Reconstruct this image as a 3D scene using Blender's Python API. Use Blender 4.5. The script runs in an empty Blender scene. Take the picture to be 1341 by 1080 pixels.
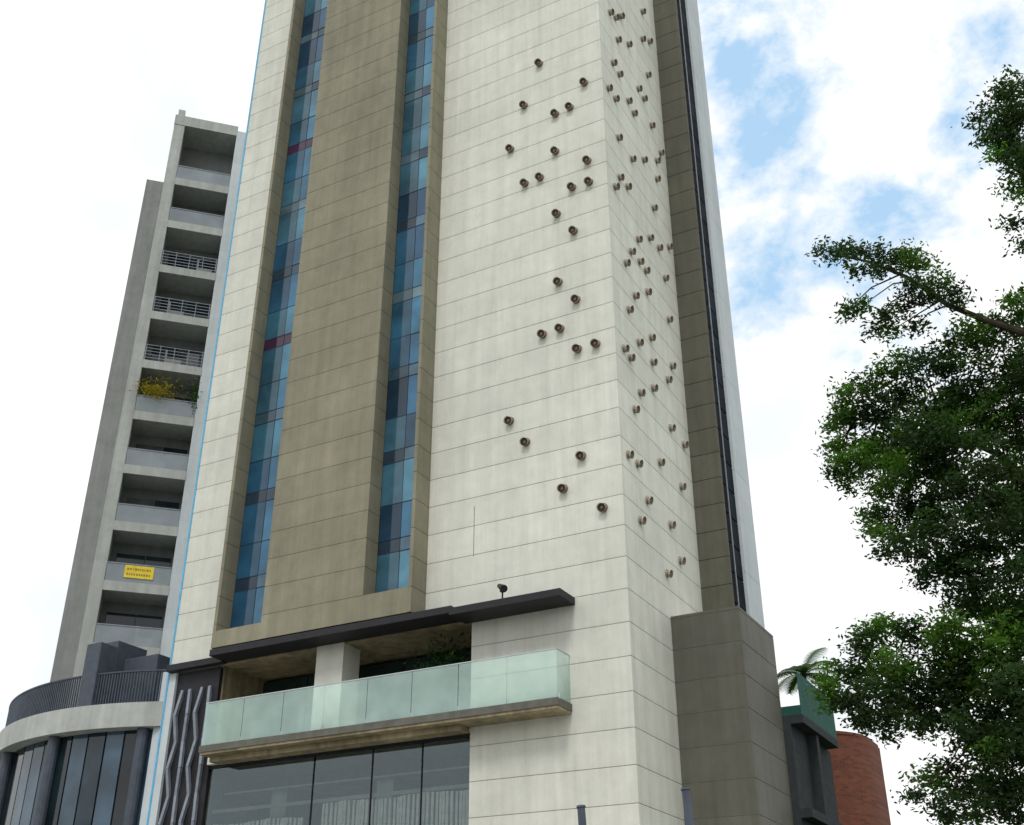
import bpy, bmesh, math, random
import numpy as np
from mathutils import Vector, Matrix
random.seed(7); rng=np.random.default_rng(7)
S=bpy.context.scene
TH=math.radians(28.32);AL=math.radians(28.7)   # camera pitch / heading
# ---------------------------------------------------------------- materials
def mat(name):
    m=bpy.data.materials.new(name);m.use_nodes=True
    nt=m.node_tree;b=nt.nodes['Principled BSDF'];return m,nt,b
def N(nt,t,**k):
    n=nt.nodes.new(t)
    for a,v in k.items():setattr(n,a,v)
    return n
def ramp(nt,src,stops):
    r=N(nt,'ShaderNodeValToRGB');e=r.color_ramp.elements
    while len(e)<len(stops):e.new(.5)
    for i,(p,c) in enumerate(stops):
        e[i].position=p;e[i].color=(*c,1) if len(c)==3 else c
    nt.links.new(src,r.inputs[0]);return r
def weathered(name,col,var=.12,streak=.18,rough=.8,rowh=.95,bump=.15,blot=.10):
    m,nt,b=mat(name);L=nt.links.new
    g=N(nt,'ShaderNodeNewGeometry')
    def noise(vec,sc,det,ro=.5):
        n=N(nt,'ShaderNodeTexNoise');n.inputs['Scale'].default_value=sc;n.inputs['Detail'].default_value=det;n.inputs['Roughness'].default_value=ro;L(vec,n.inputs['Vector']);return n
    n1=noise(g.outputs['Position'],.3,3)
    mp=N(nt,'ShaderNodeMapping');mp.inputs['Scale'].default_value=(2.2,2.2,.12);L(g.outputs['Position'],mp.inputs[0])
    n2=noise(mp.outputs[0],1.3,4,.7)
    sp=N(nt,'ShaderNodeSeparateXYZ');L(g.outputs['Position'],sp.inputs[0])
    dv=N(nt,'ShaderNodeMath',operation='DIVIDE');L(sp.outputs[2],dv.inputs[0]);dv.inputs[1].default_value=rowh
    fl=N(nt,'ShaderNodeMath',operation='FLOOR');L(dv.outputs[0],fl.inputs[0])
    wn=N(nt,'ShaderNodeTexWhiteNoise',noise_dimensions='1D');L(fl.outputs[0],wn.inputs['W'])
    n4=noise(g.outputs['Position'],1.9,5,.72)
    fr=N(nt,'ShaderNodeMath',operation='FRACT');L(dv.outputs[0],fr.inputs[0])
    def mr(src,a0,a1,b0,b1):
        r=N(nt,'ShaderNodeMapRange');L(src,r.inputs[0])
        for i,v in enumerate((a0,a1,b0,b1)):r.inputs[i+1].default_value=v
        return r.outputs[0]
    fs=[mr(n1.outputs[0],.3,.7,1-var,1+var),mr(n2.outputs[0],.35,.7,1.03,1-streak),mr(wn.outputs[0],0,1,.97,1.03),mr(n4.outputs[0],.32,.68,1-blot,1+blot*.7),mr(fr.outputs[0],0,.16,.96,1.0)]
    cur=fs[0]
    for o in fs[1:]:
        mu=N(nt,'ShaderNodeMath',operation='MULTIPLY');L(cur,mu.inputs[0]);L(o,mu.inputs[1]);cur=mu.outputs[0]
    vm=N(nt,'ShaderNodeVectorMath',operation='SCALE');vm.inputs[0].default_value=col;L(cur,vm.inputs['Scale'])
    L(vm.outputs[0],b.inputs['Base Color']);b.inputs['Roughness'].default_value=rough
    b.inputs['Specular IOR Level'].default_value=.3
    if bump>.3:
        bp=N(nt,'ShaderNodeBump');bp.inputs['Strength'].default_value=bump;bp.inputs['Distance'].default_value=.02
        L(n4.outputs[0],bp.inputs['Height']);L(bp.outputs[0],b.inputs['Normal'])
    return m
def plain(name,col,rough=.6,metal=0,spec=.4,noise=.15,scale=4):
    m,nt,b=mat(name);L=nt.links.new
    g=N(nt,'ShaderNodeNewGeometry');n=N(nt,'ShaderNodeTexNoise');n.inputs['Scale'].default_value=scale;n.inputs['Detail'].default_value=2
    L(g.outputs['Position'],n.inputs['Vector'])
    r=ramp(nt,n.outputs[0],[(.3,tuple(c*(1-noise) for c in col)),(.7,tuple(min(1,c*(1+noise)) for c in col))])
    L(r.outputs[0],b.inputs['Base Color']);b.inputs['Roughness'].default_value=rough;b.inputs['Metallic'].default_value=metal
    b.inputs['Specular IOR Level'].default_value=spec
    return m
def glassy(name,tint,dif,trans=.5,rough=.03,gl=(.8,.85,.9),ior=1.6):
    m,nt,b=mat(name);L=nt.links.new
    nt.nodes.remove(b);out=nt.nodes['Material Output']
    g=N(nt,'ShaderNodeNewGeometry');n=N(nt,'ShaderNodeTexNoise');n.inputs['Scale'].default_value=1.1;n.inputs['Detail'].default_value=3;L(g.outputs['Position'],n.inputs['Vector'])
    r=ramp(nt,n.outputs[0],[(.3,tuple(c*.85 for c in dif)),(.7,tuple(min(1,c*1.12) for c in dif))])
    tr=N(nt,'ShaderNodeBsdfTransparent');tr.inputs[0].default_value=(*tint,1)
    df=N(nt,'ShaderNodeBsdfDiffuse');L(r.outputs[0],df.inputs[0])
    gs=N(nt,'ShaderNodeBsdfGlossy');gs.inputs[0].default_value=(*gl,1);gs.inputs['Roughness'].default_value=rough
    m1=N(nt,'ShaderNodeMixShader');m1.inputs[0].default_value=trans;L(df.outputs[0],m1.inputs[1]);L(tr.outputs[0],m1.inputs[2])
    fr=N(nt,'ShaderNodeFresnel');fr.inputs[0].default_value=ior
    m2=N(nt,'ShaderNodeMixShader');L(fr.outputs[0],m2.inputs[0]);L(m1.outputs[0],m2.inputs[1]);L(gs.outputs[0],m2.inputs[2])
    L(m2.outputs[0],out.inputs[0]);return m
def panemat(name,rough=.06,ior=1.5):
    m,nt,b=mat(name);L=nt.links.new
    at_=N(nt,'ShaderNodeAttribute');at_.attribute_name='tint'
    g=N(nt,'ShaderNodeNewGeometry');n=N(nt,'ShaderNodeTexNoise');n.inputs['Scale'].default_value=.7;n.inputs['Detail'].default_value=3;L(g.outputs['Position'],n.inputs['Vector'])
    mr=N(nt,'ShaderNodeMapRange');L(n.outputs[0],mr.inputs[0]);mr.inputs[1].default_value=.35;mr.inputs[2].default_value=.65;mr.inputs[3].default_value=.65;mr.inputs[4].default_value=1.4
    vm=N(nt,'ShaderNodeVectorMath',operation='SCALE');L(at_.outputs['Color'],vm.inputs[0]);L(mr.outputs[0],vm.inputs['Scale'])
    L(vm.outputs[0],b.inputs['Base Color']);b.inputs['Roughness'].default_value=rough;b.inputs['IOR'].default_value=ior
    return m
M_white=weathered('pale_concrete_panel',(.70,.705,.63),.06,.11,blot=.07)
M_conc=weathered('olive_concrete',(.265,.25,.18),.12,.18)
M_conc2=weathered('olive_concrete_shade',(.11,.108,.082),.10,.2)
M_gran=weathered('grey_stone_tiles',(.125,.125,.10),.14,.2,rough=.6)
M_soff=weathered('soffit_concrete',(.38,.32,.20),.35,.5,bump=.4,blot=.25)
M_gap=plain('joint_mortar',(.36,.36,.32),.9)
M_gapc=plain('joint_mortar_olive',(.17,.16,.12),.9)
M_gapg=plain('joint_mortar_stone',(.36,.36,.31),.9)
M_crack=plain('crack_and_edge_grey',(.13,.13,.11),.9)  # dark grey shared by the wall crack and the balcony edge
M_dark=plain('dark_metal',(.022,.022,.026),.6,0,.3)
M_mull=plain('blue_mullion',(.015,.035,.06),.5,0,.3)
M_black=plain('dark_interior',(.03,.032,.034),.9)
M_grey=plain('grey_fin_metal',(.24,.27,.32),.45,.2)
M_slat=plain('slate_slats',(.06,.075,.10),.55)
M_blue=plain('blue_edge_trim',(.10,.42,.68),.5)
M_pale=weathered('pale_blue_panel',(.56,.61,.64),.05,.1,blot=.05)
M_pane=panemat('window_glass')  # per-pane colour; on strips and podium it carries reflected sky
M_balg=glassy('green_balcony_glass',(.88,.97,.94),(.60,.86,.77),.58,.04,(.9,.95,.95),ior=1.75)
M_balg2=plain('dark_green_glass',(.03,.10,.08),.8,0,.15)
M_shop=glassy('lobby_glass',(.93,.97,.96),(.10,.13,.13),.95,.015,(.75,.9,.95),ior=1.95)
M_curt=plain('curtain_cloth',(.88,.90,.82),.9)
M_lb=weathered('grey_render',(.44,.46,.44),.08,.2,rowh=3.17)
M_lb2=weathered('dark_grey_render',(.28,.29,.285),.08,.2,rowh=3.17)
M_lbin=weathered('balcony_inner_wall',(.24,.25,.245),.08,.1,rowh=3.17)
M_lbg=glassy('frosted_rail_glass',(.75,.80,.83),(.42,.48,.52),.5,.1)
M_pipe=plain('bronze_spotlight',(.25,.19,.135),.5,.2,.5,.35,14)
M_rim=plain('lit_rim',(.42,.36,.28),.5,.1,.5,.3,14)  # paler than the body: light on the rims put into the colour
M_pipe2=plain('tan_spotlight',(.36,.33,.27),.6,0,.4,.3,20)
M_lens=plain('spotlight_lens',(.09,.065,.05),.4)
M_yel=plain('yellow_banner',(.78,.62,.05),.7)
M_bark=plain('bark',(.045,.035,.025),.9,0,.2,.35,6)
M_asph=plain('asphalt',(.05,.05,.052),.9,0,.3,.2,3)
M_pave=plain('paving',(.30,.29,.27),.85,0,.3,.15,2)
M_grass=plain('grass_ground',(.06,.09,.035),.95,0,.2,.3,1)
M_paint=plain('road_paint',(.75,.75,.72),.7)
def brickmat():
    m,nt,b=mat('red_brick');L=nt.links.new
    tc=N(nt,'ShaderNodeTexCoord');mp=N(nt,'ShaderNodeMapping');mp.inputs['Rotation'].default_value=(math.radians(90),0,0);L(tc.outputs['Object'],mp.inputs[0])
    br=N(nt,'ShaderNodeTexBrick');L(mp.outputs[0],br.inputs[0]);br.inputs['Scale'].default_value=2.
    br.inputs['Color1'].default_value=(.20,.06,.03,1);br.inputs['Color2'].default_value=(.12,.034,.018,1);br.inputs['Mortar'].default_value=(.13,.07,.05,1)
    L(br.outputs[0],b.inputs['Base Color']);b.inputs['Roughness'].default_value=.9;return m
M_brick=brickmat()
def leafmat(name):
    m,nt,b=mat(name);L=nt.links.new;out=nt.nodes['Material Output']
    a=N(nt,'ShaderNodeAttribute');a.attribute_name='tint'
    L(a.outputs['Color'],b.inputs['Base Color']);b.inputs['Roughness'].default_value=.55;b.inputs['Specular IOR Level'].default_value=.22
    tl=N(nt,'ShaderNodeBsdfTranslucent')
    vm=N(nt,'ShaderNodeVectorMath',operation='MULTIPLY');vm.inputs[1].default_value=(1.4,1.9,.5);L(a.outputs['Color'],vm.inputs[0]);L(vm.outputs[0],tl.inputs[0])
    mx=N(nt,'ShaderNodeMixShader');mx.inputs[0].default_value=.35;L(b.outputs[0],mx.inputs[1]);L(tl.outputs[0],mx.inputs[2]);L(mx.outputs[0],out.inputs[0]);return m
M_leaf=leafmat('leaves')
# ---------------------------------------------------------------- mesh helpers
def empty(name,loc=(0,0,0)):
    o=bpy.data.objects.new(name,None);o.location=loc;S.collection.objects.link(o);return o
def link(name,me,m,parent=None):
    o=bpy.data.objects.new(name,me);S.collection.objects.link(o)
    if m:me.materials.append(m)
    if parent:o.parent=parent
    return o
FA=[(0,3,2,1),(4,5,6,7),(0,1,5,4),(1,2,6,5),(2,3,7,6),(3,0,4,7)]
class B:
    def __init__(s):s.v=[];s.f=[];s.c=[]
    def box(s,x0,x1,y0,y1,z0,z1,T=None,col=None):
        n=len(s.v);P=[(x0,y0,z0),(x1,y0,z0),(x1,y1,z0),(x0,y1,z0),(x0,y0,z1),(x1,y0,z1),(x1,y1,z1),(x0,y1,z1)]
        if T:P=[tuple(T(*p)) for p in P]
        s.v+=P;s.f+=[tuple(n+i for i in q) for q in FA];s.c+=[col or (1,1,1)]*6
    def quad(s,*P):
        n=len(s.v);s.v+=list(P);s.f.append((n,n+1,n+2,n+3));s.c.append((1,1,1))
    def prism(s,pts,z0,z1):
        n=len(s.v);k=len(pts)
        s.v+=[(x,y,z0) for x,y in pts]+[(x,y,z1) for x,y in pts]
        s.f+=[tuple(range(n+k-1,n-1,-1)),tuple(range(n+k,n+2*k))]+[(n+i,n+(i+1)%k,n+k+(i+1)%k,n+k+i) for i in range(k)]
        s.c+=[(1,1,1)]*(k+2)
    def tube(s,a,b,r0,r1,k=10,caps=True):
        a=Vector(a);b=Vector(b);d=(b-a).normalized();u=d.orthogonal().normalized();w=d.cross(u);n=len(s.v)
        for c,r in ((a,r0),(b,r1)):
            for i in range(k):
                t=2*math.pi*i/k;s.v.append(tuple(c+u*math.cos(t)*r+w*math.sin(t)*r))
        s.f+=[(n+i,n+(i+1)%k,n+k+(i+1)%k,n+k+i) for i in range(k)];s.c+=[(1,1,1)]*k
        if caps:s.f+=[tuple(range(n+k-1,n-1,-1)),tuple(range(n+k,n+2*k))];s.c+=[(1,1,1)]*2
    def done(s,name,m,parent=None,tint=False,bevel=0):
        me=bpy.data.meshes.new(name);me.from_pydata(s.v,[],s.f);me.update()
        if tint:
            at_=me.color_attributes.new('tint','FLOAT_COLOR','CORNER')
            arr=[]
            for q,c in zip(s.f,s.c):arr+=[*c,1]*len(q)
            at_.data.foreach_set('color',arr)
        o=link(name,me,m,parent)
        if bevel:
            md=o.modifiers.new('bev','BEVEL');md.width=bevel;md.segments=1;md.limit_method='ANGLE'
        return o
# ---------------------------------------------------------------- TOWER
T=empty('apartment_tower')
RH=.95;G=.008
ZT=56.05
def rows(b,x0,x1,y0,y1,z0,z1,G=G,H=RH):
    k=math.floor(z0/H+1e-6);z=z0
    while z<z1-1e-4:
        k+=1;zn=min(k*H,z1)
        if zn-z>.03:b.box(x0,x1,y0,y1,z+G,zn-G)
        z=zn
w=B()
rows(w,-28.5,-26.05,28.0,28.06,12.45,ZT)
rows(w,-18.32,-16.67,28.0,28.06,12.45,ZT)
rows(w,-16.67,-11.68,28.0,28.06,0,ZT)
rows(w,-11.74,-11.68,28.06,34.15,0,ZT)
w.done('facade_panels',M_white,T,bevel=.003)
b=B()
b.box(-28.47,-11.705,28.022,41,12.45,ZT-.1)
b.box(-16.69,-11.705,28.022,41,0,12.45)
b.box(-28.47,-26.35,28.25,41,0,12.45)
b.box(-26.35,-16.69,31.0,41,0,12.45)
b.box(-28.6,-11.6,27.9,41.1,ZT-.1,ZT+.3)
b.done('core',M_gap,T)
w=B();b=B()
rows(w,-24.04,-20.10,27.2,27.26,12.50,ZT,.006)
b.box(-24.02,-20.12,27.212,28.04,12.52,ZT-.2)
rows(w,-24.04,-23.98,27.26,27.84,13.1,ZT,.006)
rows(w,-20.16,-20.10,27.26,27.84,13.1,ZT,.006)
rows(w,-26.05,-25.92,27.2,27.84,12.50,ZT,.006)
rows(w,-18.44,-18.32,27.2,28.0,12.50,ZT,.006)
b.box(-26.04,-25.93,27.84,28.04,12.5,ZT-.2)
w.box(-25.92,-24.04,27.2,27.84,12.50,13.06);w.box(-20.10,-18.44,27.2,27.84,12.50,13.3)
w.done('projecting_frame',M_conc,T,bevel=.003)
b.done('frame_backing',M_gapc,T)
def strip(x0,x1,z0,seed,reds):
    random.seed(seed);g=B();m=B();z=z0;i=0
    pat=[1.5,.45,1.22]
    xm=x0+(x1-x0)*.50
    while z<ZT-.3:
        h=pat[i%3]
        if i%3==0:base=random.choice([(.02,.08,.16),(.03,.13,.24),(.04,.17,.29),(.05,.18,.27),(.08,.23,.33)])  # blues stand for the sky reflected in the panes, set as colour
        for j,(a,c) in enumerate(((x0,xm-.008),(xm+.008,x1))):
            r=random.random()
            if i%3==1:col=random.choice([(.03,.06,.10),(.07,.14,.20),(.14,.24,.30),(.04,.08,.12)])
            else:
                col=base if r<.75 else random.choice([(.02,.07,.13),(.04,.15,.26),(.10,.24,.33)])
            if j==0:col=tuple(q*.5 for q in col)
            if i in reds:col=(.05,.015,.045)
            ty=random.uniform(-.006,.006)
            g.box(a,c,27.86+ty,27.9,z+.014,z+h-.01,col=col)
        m.box(x0,x1,27.85,27.9,z-.01,z+.014)
        z+=h;i+=1
    m.box(xm-.008,xm+.008,27.85,27.9,z0,ZT-.3)
    m.box(x0,x1,27.91,28.018,z0,ZT-.3)
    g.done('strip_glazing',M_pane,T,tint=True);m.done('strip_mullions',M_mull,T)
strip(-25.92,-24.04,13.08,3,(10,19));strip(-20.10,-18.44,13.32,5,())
# dark canopy beam
b=B();b.box(-28.5,-26.06,27.78,28.04,12.2,12.42);b.box(-26.06,-16.9,27.18,28.04,12.24,12.46);b.box(-16.9,-13.30,27.05,27.99,12.12,12.34);b.box(-16.9,-16.67,27.99,28.018,12.18,12.4)
b.done('canopy_beam',M_dark,T,bevel=.01)
# terrace + balcony
b=B();b.box(-22.35,-21.3,28.02,28.9,9.55,12.24);b.box(-26.35,-16.67,28.0,31,8.98,9.4)
b.done('terrace_slab_and_pillar',M_white,T,bevel=.01)
b=B();b.box(-26.35,-16.7,28.05,30.9,12.2,12.235);b.box(-26.36,-26.3,28.26,30.9,9.4,12.2);b.done('terrace_ceiling',M_soff,T)
b=B();b.box(-25.9,-13.5,27.16,27.995,9.08,9.26);b.box(-25.8,-16.7,27.5,27.995,8.92,9.08);b.done('balcony_soffit',M_soff,T,bevel=.01)
b=B();b.box(-25.93,-13.47,27.12,27.16,9.16,9.36);b.box(-13.51,-13.47,27.16,27.99,9.16,9.36);b.done('balcony_edge',M_crack,T)
g=B();n=8;z1=10.68
for i in range(n):
    x0=-25.9+i*(12.4/n);g.quad((x0+.008,27.185,9.36),(x0+12.4/n-.008,27.185,9.36),(x0+12.4/n-.008,27.185,z1),(x0+.008,27.185,z1))
g.quad((-13.51,27.2,9.36),(-13.51,27.98,9.36),(-13.51,27.98,z1),(-13.51,27.2,z1));g.quad((-25.89,27.2,9.36),(-25.89,27.98,9.36),(-25.89,27.98,z1),(-25.89,27.2,z1))
g.done('balcony_glass',M_balg,T)
b=B();b.box(-25.9,-13.50,27.17,27.205,z1+.003,z1+.03);b.box(-13.53,-13.495,27.205,27.98,z1+.003,z1+.03)  # pale strips along the glass top paint in its edge highlight
for i in range(1,9):
    x0=-25.9+i*(12.4/8);b.box(x0-.04,x0+.04,27.21,27.24,9.33,9.5)
b.done('clamps_and_top_highlight',M_pale,T)
b=B();b.box(-25.9,-13.53,27.35,27.97,9.27,9.32);b.done('balcony_floor',M_conc,T)
b=B()
for i in range(5):
    x0=-26.3+i*1.93;b.box(x0+.03,x0+1.9,30.2,30.23,9.4,12.1,col=(.02,.04,.04))
b.done('terrace_doors',M_pane,T,tint=True)
# lobby window
g=B();xs=[-26.32,-22.22,-20.09,-18.36,-16.69];m=B()
for i,(a,c) in enumerate(zip(xs[:-1],xs[1:])):
    t=(.010,-.008,.012,-.006)[i]
    g.quad((a+.012,28.2,0),(c-.012,28.2+t,0),(c-.012,28.2+t,8.9),(a+.012,28.2,8.9))
    m.box(c-.012,c+.012,28.17,28.24,0,8.9)
m.box(-26.35,-16.69,28.15,28.25,8.88,8.97);m.box(-16.72,-16.67,28.07,28.25,0,8.9)
g.done('lobby_window',M_shop,T);m.done('lobby_mullions',M_dark,T)
cv=B()
def curt(x,xe,z):
    while x<xe:
        cv.box(x,x+.085,28.36+.05*math.sin(x*9),28.42,2,z+.03*math.sin(x*2.3));x+=.13
curt(-21.9,-16.85,7.5);curt(-26.1,-22.7,7.2)
cv.done('curtains',M_curt,T)
b=B();b.box(-26.3,-16.7,30.9,30.98,0,12.1)
b.done('interior',M_lb2,T)
b=B();b.box(-26.3,-16.7,28.9,30.8,8.2,8.25);b.box(-26.2,-16.8,28.34,28.38,7.54,7.64);b.box(-20.6,-20.0,29.2,29.8,0,8.2);b.box(-24.6,-24.0,29.2,29.8,0,8.2);b.done('lobby_ceiling',M_lb,T)
# zigzag screen
b=B();b.box(-28.2,-26.35,28.1,28.24,0,12.15);b.done('screen_backing',M_dark,T)
b=B()
for k in range(4):
    xc=-27.92+k*.43;z=.5
    pts=[];i=0
    while z<12.1:
        pts.append((xc+(.055 if (i+k)%2 else -.055),27.98+(.1 if i%2 else 0),z));z+=.85;i+=1
    for p,q in zip(pts[:-1],pts[1:]):b.tube(p,q,.075,.075,4)
b.done('zigzag_screen',M_grey,T)
b=B();b.box(-28.57,-28.5,27.98,28.3,0,ZT);b.done('blue_edge_trim',M_blue,T)
b=B();b.box(-28.95,-28.57,28.05,28.5,0,12.3);b.box(-28.5,-28.2,28.0,28.24,0,12.18);b.done('edge_column',M_pale,T)
# right wing
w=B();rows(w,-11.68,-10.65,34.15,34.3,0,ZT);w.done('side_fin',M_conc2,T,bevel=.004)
b=B();b.box(-11.70,-10.80,34.3,37.3,0,ZT-.1);b.done('side_core',M_black,T)
g=B();z=0;random.seed(9)
while z<ZT-1:
    g.box(-10.78,-10.74,34.34,34.95,z+.02,z+1.02,col=(.012,.015,.018));g.box(-10.78,-10.74,35.0,35.8,z+.02,z+1.02,col=(.015,.022,.03));z+=1.06
g.done('side_glazing',panemat('side_glass',.7,1.1),T,tint=True)
b=B();b.box(-10.8,-10.71,34.95,35.0,0,ZT-.2);b.done('side_mullion',M_grey,T)
w=B();rows(w,-11.6,-10.65,35.85,37.45,0,ZT,.005,3.8);w.done('side_white_wall',M_pale,T)
# stone block
w=B();rows(w,-11.67,-9.57,31.17,31.3,0,12.45,.007);rows(w,-9.70,-9.57,31.3,34.47,0,12.45,.007);w.done('stone_block',M_gran,T,bevel=.004)
b=B();b.box(-11.67,-9.585,31.185,34.45,0,12.40);b.done('stone_block_core',M_gapg,T)
M_rear=plain('rear_dark_wall',(.045,.05,.055),.9,0,.1)
b=B();b.box(-11.67,-9.35,34.5,39,0,9.7);b.box(-9.35,-9.05,36.2,36.5,0,9.7);b.box(-9.35,-9.0,34.5,38.6,7.0,7.25);b.done('rear_volume',M_rear,T)
b=B();b.box(-11.6,-8.95,34.5,38.6,9.7,9.95);b.done('rear_balcony_slab',M_rear,T)
g=B();g.box(-8.99,-8.975,34.5,38.6,9.95,11.25);g.box(-11.0,-8.99,38.6,38.62,9.95,11.25);g.done('rear_balcony_glass',M_balg2,T)
# spotlights
def spot(o,s,n,r=.13,L=.17):
    o=Vector(o);n=Vector(n);d=(n+Vector((0,0,-.3))).normalized()
    s[0].tube(o-n*.02,o+n*.03,r*1.1,r*1.1,14)
    s[0].tube(o,o+d*L,r*.8,r,14,False)
    s[2].tube(o+d*(L-.01),o+d*(L+.03),r*1.08,r*1.08,14,False)
    s[1].tube(o+d*(L-.06),o+d*(L-.05),r*.97,r*.97,14)
    s[0].tube(o+d*(L-.05),o+d*(L-.02),r*.4,r*.3,10)
# (x,z) on the front wall and (y,z) on the side wall, centimetres
FS='-1415,3322 -1236,3142 -1480,3144 -1354,3047 -1296,3053 -1537,2961 -1357,2875 -1236,2783 -1479,2780 -1419,2783 -1297,2691 -1233,2689 -1357,2600 -1296,2506 -1357,2320 -1295,2231 -1418,2136 -1355,2139 -1296,2045 -1232,2045 -1539,1851 -1482,1762 -1294,1670 -1357,1577 -1231,1489'
RS='2902,3558 2953,3579 3011,3642 3261,3907 2963,3471 3074,3548 3236,3726 3318,3788 2903,3299 2957,3289 3267,3555 2845,3125 2905,3124 3034,3221 3150,3381 3202,3373 3082,3199 3267,3287 2913,2947 3034,2941 3153,3027 3297,3132 3349,3211 2905,2761 2859,2687 2972,2769 3281,3030 3222,2849 3043,2587 3159,2670 3248,2684 3358,2760 2971,2488 2916,2406 3044,2493 3097,2488 3288,2574 2980,2313 3098,2399 2919,2223 3295,2399 3104,2217 2989,2135 2861,2043 2907,2034 3103,2120 3289,2202 3239,2122 2975,1940 3093,2016 2920,1854 3234,1933 3351,1922 2850,1668 2919,1667 3110,1753 3294,1742 2983,1571 2917,1481 3167,1559 3233,1461 3109,1378'
par=lambda t:[tuple(float(q)/100 for q in p.split(',')) for p in t.split()]
s=(B(),B(),B())
for x,z in par(FS):spot((x,28,z),s,(0,-1,0))
s[0].done('front_spotlights',M_pipe,T);s[1].done('front_spotlight_lenses',M_lens,T);s[2].done('front_spotlight_rims',M_rim,T)
s=(B(),B(),B())
for y,z in par(RS):spot((-11.68,y,z),s,(1,0,0),.12,.13)
s[0].done('side_spotlights',M_pipe2,T);s[1].done('side_spotlight_lenses',M_lens,T);s[2].done('side_spotlight_rims',M_rim,T)
C=empty('security_floodlight');b=B();b.tube((-15.2,27.2,12.33),(-15.2,27.2,12.62),.025,.025,8);b.tube((-15.36,27.3,12.82),(-15.05,27.02,12.6),.07,.11,12);b.box(-15.26,-15.14,27.14,27.26,12.58,12.68);b.done('lamp_head',M_dark,C)
b=B();b.box(-16.66,-16.645,27.992,27.998,14.2,15.85);b.done('wall_crack',M_crack,T)
# ---------------------------------------------------------------- LEFT RESIDENTIAL BUILDING
Lb=empty('balcony_apartment_building')
P0=(-43.9,37.0);u=(.701,.713);nn=(.713,-.701)
def TL(s_,d,z):return (P0[0]+u[0]*s_+nn[0]*d,P0[1]+u[1]*s_+nn[1]*d,z)
b=B();b.box(0,.62,-6,0,0,51.2,TL);b.box(-.02,3.78,-6.1,.03,50.6,51.35,TL)
b.box(.1,.5,-.6,-.2,51.35,52.0,TL);b.done('frame',M_lb,Lb,bevel=.01)
b=B();b.box(3.75,6.2,-6,0.02,0,51.0,TL);b.done('end_column',M_pale,Lb,bevel=.01)
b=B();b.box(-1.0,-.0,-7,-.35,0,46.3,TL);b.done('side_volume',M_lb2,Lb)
b=B();b.box(.6,3.8,-6,-2.0,0,50.6,TL);b.box(.6,.64,-2.0,-.1,0,50.6,TL);b.done('rear_wall',M_lbin,Lb)
sl=B();gl=B();rl=B();wd=B();it=B();random.seed(4)
FH=3.17;z0=18.6-9.5
for k in range(14):
    z=z0+FH*k-.75
    if z<5:continue
    if z<49: sl.box(.64,3.75,-2.0,-.05,z-.3,z,TL);sl.box(.62,3.75,-.05,.05,z-.38,z+.12,TL)
    if z<47.5:
        if k in (9,10,8):
            for j in range(5):rl.box(.64,3.73,-.02,.0,z+.3+j*.2,z+.33+j*.2,TL)
            for j in range(5):rl.box(.66+j*.75,.69+j*.75,-.03,.01,z+.12,z+1.15,TL)
        else:
            gl.quad(TL(.64,0,z+.14),TL(3.73,0,z+.14),TL(3.73,0,z+1.05),TL(.64,0,z+1.05));rl.box(.64,3.73,-.03,.03,z+1.05,z+1.1,TL)
            for j in range(5):rl.box(.66+j*.75,.68+j*.75,-.03,-.01,z+.12,z+1.05,TL)
        wd.box(.9,2.3,-1.99,-1.96,z+.05,z+2.3,TL,col=random.choice([(.02,.03,.04),(.03,.05,.06),(.12,.13,.13)]))
        wd.box(2.34,3.6,-1.99,-1.96,z+.05,z+2.3,TL,col=random.choice([(.02,.03,.04),(.03,.05,.06),(.10,.11,.11)]))
        if random.random()<.7:
            q=random.uniform(1,2.6);it.box(q,q+.9,-1.2,-.6,z,z+.75,TL);it.box(q,q+.1,-1.2,-.6,z+.75,z+1.3,TL)
        if random.random()<.4:it.box(2.8,3.5,-1.9,-1.5,z,z+1.8,TL)
sl.done('balcony_slabs',M_lb,Lb);gl.done('balcony_glass',M_lbg,Lb);rl.done('balcony_rails',M_grey,Lb);wd.done('balcony_doors',M_pane,Lb,tint=True);it.done('balcony_furniture',M_lb2,Lb)
BN=empty('sale_banner');b=B();b.box(1.5,2.9,.03,.05,z0+FH*4-.4,z0+FH*4+.25,TL);b.done('cloth',M_yel,BN)
b=B()
for j in range(2):
    x=1.62
    while x<2.75:
        ww=random.uniform(.04,.10);b.box(x,x+ww,.051,.056,z0+FH*4-.27+j*.27,z0+FH*4-.16+j*.27,TL);x+=ww+.05
b.done('lettering',plain('banner_ink',(.35,.18,.04)),BN)
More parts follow.
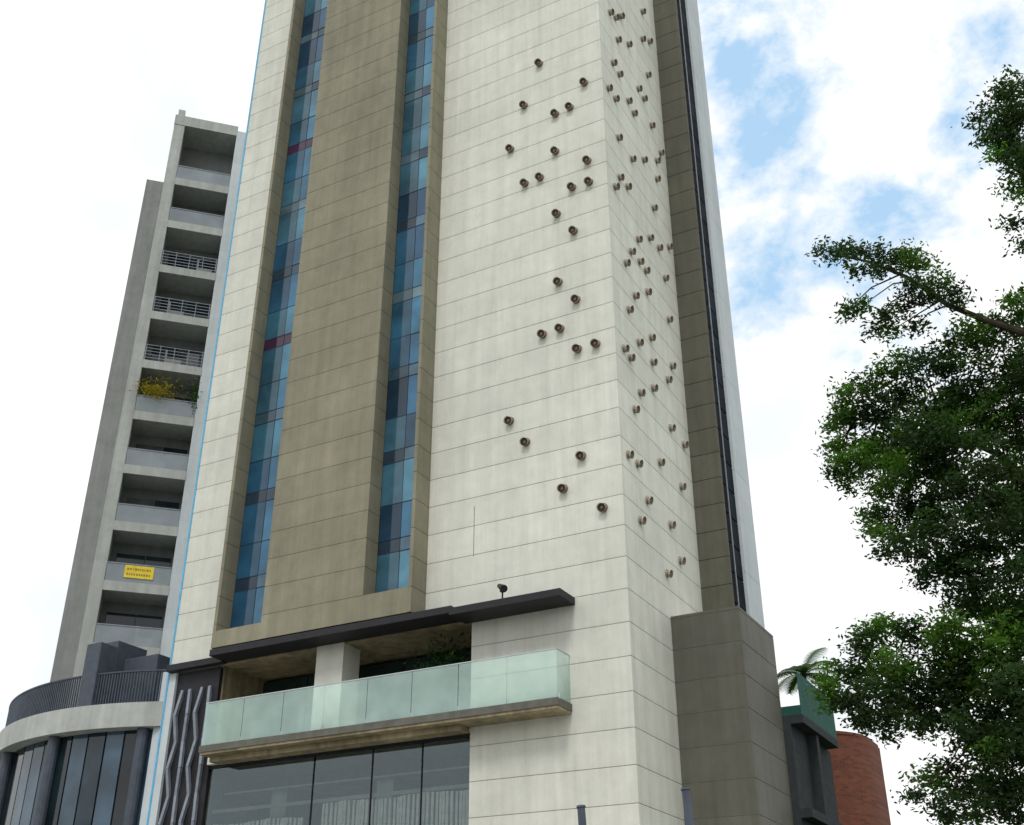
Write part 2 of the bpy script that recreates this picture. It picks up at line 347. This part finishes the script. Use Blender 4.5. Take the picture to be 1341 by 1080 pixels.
# ---------------------------------------------------------------- CURVED PODIUM
Pd=empty('curved_podium_building');c0=(-32.4,35.9)
def ring(b,R0,R1,z0,z1,a0,a1,n):
    for i in range(n):
        t0=a0+(a1-a0)*i/n;t1=a0+(a1-a0)*(i+1)/n
        b.prism([(c0[0]+R1*math.cos(t0),c0[1]+R1*math.sin(t0)),(c0[0]+R1*math.cos(t1),c0[1]+R1*math.sin(t1)),(c0[0]+R0*math.cos(t1),c0[1]+R0*math.sin(t1)),(c0[0]+R0*math.cos(t0),c0[1]+R0*math.sin(t0))],z0,z1)
a0=math.radians(168);a1=math.radians(296)
b=B();ring(b,6,8.8,10.45,11.26,a0,a1,60);b.done('curved_slab',M_lb,Pd)
b=B();ring(b,5,8.0,11.26,11.3,a0,a1,60);b.done('roof_deck',M_lb2,Pd)
g=B();n=26
for i in range(n):
    t0=a0+(a1-a0)*i/n+.004;t1=a0+(a1-a0)*(i+1)/n-.004
    q=[(c0[0]+R*math.cos(t),c0[1]+R*math.sin(t)) for R,t in ((8.3,t0),(8.3,t1),(8.25,t1),(8.25,t0))]
    for za,zb in ((0,4),(4.05,7.2),(7.25,10.45)):
        k=len(g.c);g.prism(q,za,zb);cc=random.choice([(.01,.015,.02),(.02,.04,.055),(.01,.02,.025),(.05,.09,.13)])
        if i<15 and random.random()<.6:cc=(.20,.30,.37)  # lighter panes: bright sky reflection put into the pane colour
        for j in range(k,len(g.c)):g.c[j]=cc
g.done('curved_glazing',M_pane,Pd,tint=True)
b=B()
for i in range(0,n,5):
    t=a0+(a1-a0)*i/n
    b.tube((c0[0]+8.45*math.cos(t),c0[1]+8.45*math.sin(t),0),(c0[0]+8.45*math.cos(t),c0[1]+8.45*math.sin(t),10.45),.2,.2,12)
b.done('columns',M_slat,Pd)
b=B();ring(b,7.9,8.2,0,10.44,a0,a1,40);b.done('inner_core',M_dark,Pd)
b=B();t=a0
while t<a1:
    x,y=c0[0]+8.6*math.cos(t),c0[1]+8.6*math.sin(t);b.tube((x,y,11.26),(x,y,12.35),.03,.03,4);t+=.0125
ring(b,8.56,8.64,12.35,12.4,a0,a1,60)
b.done('slat_railing',M_slat,Pd)
b=B();b.box(-31.9,-31.2,27.25,28.0,11.27,13.5);b.box(-31.2,-29.6,28.4,29.6,11.27,13.15);b.box(-32.6,-31.2,28.0,29.4,11.27,13.75);b.done('roof_stair_wall',M_slat,Pd,bevel=.02)
# ---------------------------------------------------------------- BRICK BUILDING
Bk=empty('brick_building');b=B();pts=[]
cx,cy,R=-16.0,62,3.3
for i in range(13):
    t=math.radians(-90+90*i/12);pts.append((cx+R*math.cos(t),cy+R*math.sin(t)))
pts+=[(cx+R,cy+2),(-24,cy+2),(-24,cy-R)]
b.prism(pts,0,14.8);b.done('walls',M_brick,Bk)
b=B();b.prism([(x*1.003,y*1.003-.3) for x,y in pts],14.8,14.95);b.done('coping',M_brick,Bk)
# ---------------------------------------------------------------- POSTS
for x,y,z in ((-5.15,10.85,3.56),(-4.18,11.25,3.71)):
    e=empty('metal_post',(0,0,0));b=B();b.tube((x+.2,y,.12),(x,y,z),.05,.04,12);b.tube((x,y,z),(x-.002,y,z+.02),.05,.045,12);b.tube((x+.2,y,0.12),(x+.2,y,.14),.12,.12,12);b.done('shaft',M_slat,e)
# ---------------------------------------------------------------- TREE
LIMBS='7,208,132 4,209,149 4,210,163 3,211,178 3,212,188;8,214,126 -3,215,136 -10,216,142 -16,217,148 -23,218,158 -30,219,165 -37,220,170;2,220,78 -4,221,98 -12,222,114 -22,223,123 -32,224,129 -41,225,131;-3,220,37 -12,221,48 -21,222,59 -30,223,67 -39,224,73 -48,225,74'
CL=['6,208,191,27 2,208,190,24 -1,211,189,24 4,208,184,34 0,208,179,31 3,209,174,37 0,205,171,20 3,208,166,27 -2,209,180,20 1,210,159,17 1,205,149,20 9,206,180,58 7,205,166,58 7,206,186,40 3,207,181,34 5,206,172,40 2,206,176,27 4,207,162,24',
'-39,216,169,15 -36,216,168,20 -31,210,163,27 -28,218,165,26 -24,218,163,26 -20,215,159,31 -17,215,153,31 -14,211,147,24 -31,210,158,20 -27,214,158,20 -21,210,151,24 -35,212,150,17 -32,212,150,22 -28,210,145,22 -24,214,148,24 -19,214,148,24 -31,217,147,17 -27,214,144,17 -13,215,147,17 -22,214,144,17 -22,216,161,26 -34,214,166,20',
'-46,224,129,22 -42,220,130,31 -43,222,124,31 -39,218,133,29 -36,222,137,31 -31,219,137,34 -27,221,139,34 -38,223,129,48 -34,218,130,41 -29,224,133,51 -23,219,135,48 -18,221,139,48 -12,217,140,44 -8,222,142,48 -3,220,144,51 -2,219,148,24 -22,226,130,68 -15,220,131,68 -9,223,132,76 -3,218,133,76 -45,220,119,24 -43,222,116,27 -39,218,118,44 -36,222,113,44 -33,219,107,44 -38,221,106,31 -32,220,118,58 -25,211,117,68 -28,216,112,68 -30,230,110,58 -33,226,105,44 -36,212,99,27 -34,214,96,34 -29,211,95,48 -25,210,96,58 -23,227,110,75 -21,213,114,75 -14,221,121,85 -8,219,121,85 -16,213,108,85 -10,225,112,94 -17,212,97,76 -13,223,98,85 -29,212,90,31 -25,218,92,51 -20,214,89,68 -15,215,86,85 -26,230,89,44 -4,227,114,102 0,216,128,94 -21,228,85,68 -36,226,124,50 -30,224,125,60 -26,224,120,70 -18,224,125,70 -12,226,105,80 -6,222,100,80 -7,222,90,80',
'-43,215,79,34 -41,218,81,37 -38,226,85,34 -34,223,81,44 -28,213,79,41 -52,229,79,27 -51,215,72,24 -46,216,75,34 -44,225,77,44 -50,217,69,34 -46,216,70,41 -41,212,68,48 -38,213,74,51 -45,221,66,31 -39,215,64,41 -36,222,72,58 -31,218,73,58 -27,219,77,58 -37,228,68,44 -31,220,67,54 -26,221,71,68 -23,227,77,68 -17,214,75,76 -28,214,61,44 -24,227,66,68 -19,226,68,85 -22,215,57,58 -25,214,57,31 -36,224,55,31 -34,228,58,27 -33,215,50,34 -31,228,55,41 -32,227,50,37 -27,222,52,48 -22,219,50,51 -37,213,52,15 -12,212,67,102 -16,228,57,85 -20,220,62,60 -17,219,72,70 -14,218,80,70 -24,218,50,44']
random.seed(11)
TR=empty('leafy_tree')
tr=B()
def limb(pts,r0,r1,k_=8):
    k=len(pts)-1
    for i in range(k):tr.tube(pts[i],pts[i+1],r0+(r1-r0)*i/k,r0+(r1-r0)*(i+1)/k,k_,False)
clumps=[]
root=Vector((2.9,23.0,0))
trunk=[root,Vector((2.8,22.9,2.5)),Vector((2.6,22.7,5)),Vector((2.6,22.4,8)),Vector((2.4,22.1,12)),Vector((2.0,21.6,15.5))]
limb(trunk,.36,.14)
for gi,(pl,lst,ti) in enumerate(zip(LIMBS.split(';'),CL,(5,4,3,1))):
    pts=[Vector([float(q)/10 for q in p.split(',')]) for p in pl.split()]
    limb([trunk[ti]]+pts,.10,.02)
    fine=[]
    for p,q in zip(pts[:-1],pts[1:]):
        for k in range(6):fine.append(p.lerp(q,k/6))
    for it_ in lst.split():
        x,y,z,r=[float(q) for q in it_.split(',')];c=Vector((x/10+random.uniform(-.04,.04),y/10,z/10+random.uniform(-.04,.04)));rr=r/100
        clumps.append((c.x,c.y,c.z,rr,gi))
        h=min(fine,key=lambda q:(q-c).length+(1.5 if q.x<c.x-.1 else 0))
        m1=h.lerp(c,.5)+Vector((random.uniform(-.15,.15),random.uniform(-.15,.15),random.uniform(-.05,.2)))
        limb([h,m1,c],.022,.009,5)
        for j in range(4):
            e=c+Vector((random.uniform(-1,1),random.uniform(-1,1),random.uniform(-.6,.8)))*rr*.8;limb([c,e],.008,.004,4)
tr.done('trunk_and_limbs',M_bark,TR)
P=[];Tn=[]
for ci,(x,y,z,r,gi) in enumerate(clumps):
    ns=max(3,int(16*(r/.5)**1.6));lightc=random.random()
    sub=rng.normal(size=(ns,3));sub/=np.linalg.norm(sub,axis=1)[:,None];sub*=(rng.random(ns)**.45)[:,None]*r*1.05;sub[:,2]*=.8
    for k in range(ns):
        nl=int(rng.integers(40,75));c=np.array([x,y,z])+sub[k]
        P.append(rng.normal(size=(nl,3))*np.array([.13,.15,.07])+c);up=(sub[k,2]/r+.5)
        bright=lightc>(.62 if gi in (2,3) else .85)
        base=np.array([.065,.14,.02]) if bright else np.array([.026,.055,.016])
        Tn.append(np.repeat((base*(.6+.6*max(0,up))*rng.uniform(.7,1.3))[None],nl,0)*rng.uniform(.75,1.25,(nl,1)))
P=np.concatenate(P);Tn=np.concatenate(Tn);n=len(P)
d1=rng.normal(size=(n,3));d1[:,2]*=.6;d1/=np.linalg.norm(d1,axis=1)[:,None]
d2=np.cross(d1,rng.normal(size=(n,3)));d2/=np.linalg.norm(d2,axis=1)[:,None]
Ln=rng.uniform(.038,.07,(n,1));Wd=Ln*.42
V=np.stack([P-d1*Ln,P+d2*Wd,P+d1*Ln,P-d2*Wd],1).reshape(-1,3)
me=bpy.data.meshes.new('leaves');me.vertices.add(4*n);me.vertices.foreach_set('co',V.ravel());me.loops.add(4*n);me.loops.foreach_set('vertex_index',np.arange(4*n))
me.polygons.add(n);me.polygons.foreach_set('loop_start',np.arange(0,4*n,4));me.update()
ca=me.color_attributes.new('tint','FLOAT_COLOR','CORNER');cc=np.ones((n,4,4));cc[:,:,:3]=Tn[:,None,:];ca.data.foreach_set('color',cc.ravel())
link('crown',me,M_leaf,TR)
# palm
PT=empty('palm_plant');pb=B();lv=B();base=Vector((-10.4,40.5,0));top=Vector((-10.3,40.5,12.75));pb.tube(base,top,.16,.09,10);pb.done('stem',M_bark,PT)
V=[];F=[];CC=[]
for i in range(17):
    an=i*2.4;el=random.uniform(.2,1.1);L_=random.uniform(1.2,1.6);p=top.copy();d=Vector((math.cos(an)*math.cos(el),math.sin(an)*math.cos(el),math.sin(el)))
    for k in range(10):
        q=p+d*L_/10;side=d.cross(Vector((0,0,1))).normalized();ll=.42*math.sin(math.pi*(k+1)/11.5)
        for sg in (-1,1):
            for e in (0,.33,.66):
                o_=p.lerp(q,e);n0=len(V);tip=o_+side*sg*ll+d*ll*.5-Vector((0,0,ll*.35));V+=[tuple(o_),tuple(o_+d*.05),tuple(tip)];F.append((n0,n0+1,n0+2));CC.append((.04,.085,.02))
        p=q;d=(d+Vector((0,0,-.16))).normalized()
lv.v=V;lv.f=F;lv.c=CC;lv.done('fronds',M_leaf,PT,tint=True)
def bush(name,ctr,rad,nl,col,size=.05):
    e=empty(name);q=rng.normal(size=(nl,3))*np.array(rad)+np.array(ctr);v=[];ff=[];cs=[]
    for i in range(nl):
        a=rng.normal(size=3);a/=np.linalg.norm(a);c_=np.cross(a,rng.normal(size=3));c_/=np.linalg.norm(c_)
        p=q[i];v+=[tuple(p-a*size),tuple(p+c_*size*.4),tuple(p+a*size),tuple(p-c_*size*.4)];ff.append(tuple(range(4*i,4*i+4)));k=random.uniform(.6,1.4);cs.append(tuple(x*k for x in col))
    l=B();l.v=v;l.f=ff;l.c=cs;l.done('leaves',M_leaf,e,tint=True)
bush('balcony_plants',(-17.8,28.6,10.9),(.5,.25,.5),1100,(.03,.08,.02),.08)
x,y,z=TL(1.5,-.1,z0+FH*7+.65);bush('balcony_flowers',(x,y,z),(.55,.55,.25),1100,(.30,.22,.01),.07)
x,y,z=TL(3.6,-.1,z0+FH*7+.6);bush('hanging_plant',(x,y,z),(.15,.15,.45),400,(.03,.07,.02),.07)
# ---------------------------------------------------------------- GROUND + street + city opposite
def sheet(name,x0,x1,y0,y1,z,m):
    b=B();b.quad((x0,y0,z),(x1,y0,z),(x1,y1,z),(x0,y1,z));return b.done(name,m)
sheet('ground',-900,900,-900,900,0,M_grass)
b=B();b.box(-120,120,-1.5,27,.004,.12);b.done('pavement',M_pave)
sheet('road',-120,120,-16,-1.6,.008,M_asph)
b=B()
for i in range(-20,20):b.box(i*6,i*6+3,-8.9,-8.75,.012,.016)
b.done('road_markings',M_paint)
random.seed(21)
xs=-150
for i in range(16):
    wd_=random.uniform(7,17);h=random.uniform(11,25);e=empty('office_building' if i%2 else 'apartment_block')
    yb=-62-random.uniform(0,12);b=B();b.box(xs,xs+wd_,yb-15,yb,0,h);b.box(xs-.3,xs+wd_+.3,yb-15.3,yb+.3,h,h+.6);b.box(xs+2,xs+5,yb-6,yb-2,h+.6,h+3.2);b.done('walls',random.choice([M_lb2,M_gran,M_conc]),e)
    g=B();z=1.5
    while z<h-2:
        x=xs+1
        while x<xs+wd_-2:g.box(x,x+1.6,yb,yb+.05,z,z+1.5,col=(.03,.05,.07));x+=2.4
        z+=3.1
    g.done('windows',M_pane,e,tint=True);xs+=wd_+random.uniform(0,7)
# ---------------------------------------------------------------- SKY
W=bpy.data.worlds.new('World');S.world=W;W.use_nodes=True;nt=W.node_tree;L=nt.links.new
bg=nt.nodes['Background'];bg.inputs[1].default_value=.125
SA=math.radians(168)
sk=N(nt,'ShaderNodeTexSky',sky_type='NISHITA');sk.sun_disc=False;sk.sun_elevation=math.radians(52);sk.sun_rotation=SA
tc=N(nt,'ShaderNodeTexCoord')
nz=N(nt,'ShaderNodeTexNoise');nz.inputs['Scale'].default_value=8.5;nz.inputs['Detail'].default_value=10;nz.inputs['Roughness'].default_value=.6;nz.inputs['Distortion'].default_value=.15
mpw=N(nt,'ShaderNodeMapping');mpw.inputs['Scale'].default_value=(1,1,1.25);mpw.inputs['Location'].default_value=(.35,.1,.2);L(tc.outputs['Generated'],mpw.inputs[0]);L(mpw.outputs[0],nz.inputs['Vector'])
dt=N(nt,'ShaderNodeVectorMath',operation='DOT_PRODUCT');L(tc.outputs['Generated'],dt.inputs[0])
dt.inputs[1].default_value=(-.1067,.7275,.6777)
mr=N(nt,'ShaderNodeMapRange');L(dt.outputs['Value'],mr.inputs[0]);mr.inputs[1].default_value=.93;mr.inputs[2].default_value=1.0;mr.inputs[3].default_value=-.17;mr.inputs[4].default_value=.045
ad=N(nt,'ShaderNodeMath',operation='ADD');L(nz.outputs[0],ad.inputs[0]);L(mr.outputs[0],ad.inputs[1])
rp=ramp(nt,ad.outputs[0],[(.50,(0,0,0)),(.65,(.85,.85,.85))])
n2=N(nt,'ShaderNodeTexNoise');n2.inputs['Scale'].default_value=6;n2.inputs['Detail'].default_value=8;L(mpw.outputs[0],n2.inputs['Vector'])
cr=ramp(nt,n2.outputs[0],[(.33,(7.5,7.95,8.2)),(.52,(8.8,8.85,8.9))])
hz=N(nt,'ShaderNodeMix',data_type='RGBA');hz.inputs[0].default_value=.75;L(sk.outputs[0],hz.inputs[6]);hz.inputs[7].default_value=(3.3,6.0,8.8,1)
mx=N(nt,'ShaderNodeMix',data_type='RGBA');L(rp.outputs[0],mx.inputs[0]);L(cr.outputs[0],mx.inputs[6]);L(hz.outputs[2],mx.inputs[7]);L(mx.outputs[2],bg.inputs[0])
sun=bpy.data.lights.new('sun','SUN');sun.energy=1.25;sun.angle=math.radians(14);sun.color=(1,.97,.92)
so=bpy.data.objects.new('sun',sun);S.collection.objects.link(so)
el=math.radians(52);sd=Vector((math.sin(SA)*math.cos(el),math.cos(SA)*math.cos(el),math.sin(el)))
so.rotation_euler=sd.to_track_quat('Z','Y').to_euler()
S.view_settings.view_transform='Standard';S.view_settings.look='None';S.view_settings.exposure=0
cam=bpy.data.cameras.new('camera');co=bpy.data.objects.new('camera',cam);S.collection.objects.link(co)
co.location=(0,0,1.6);co.rotation_euler=(math.radians(90)+TH,0,AL);cam.sensor_width=36;cam.lens=1500/1341*36;cam.clip_end=3000;cam.clip_start=.1
S.camera=co
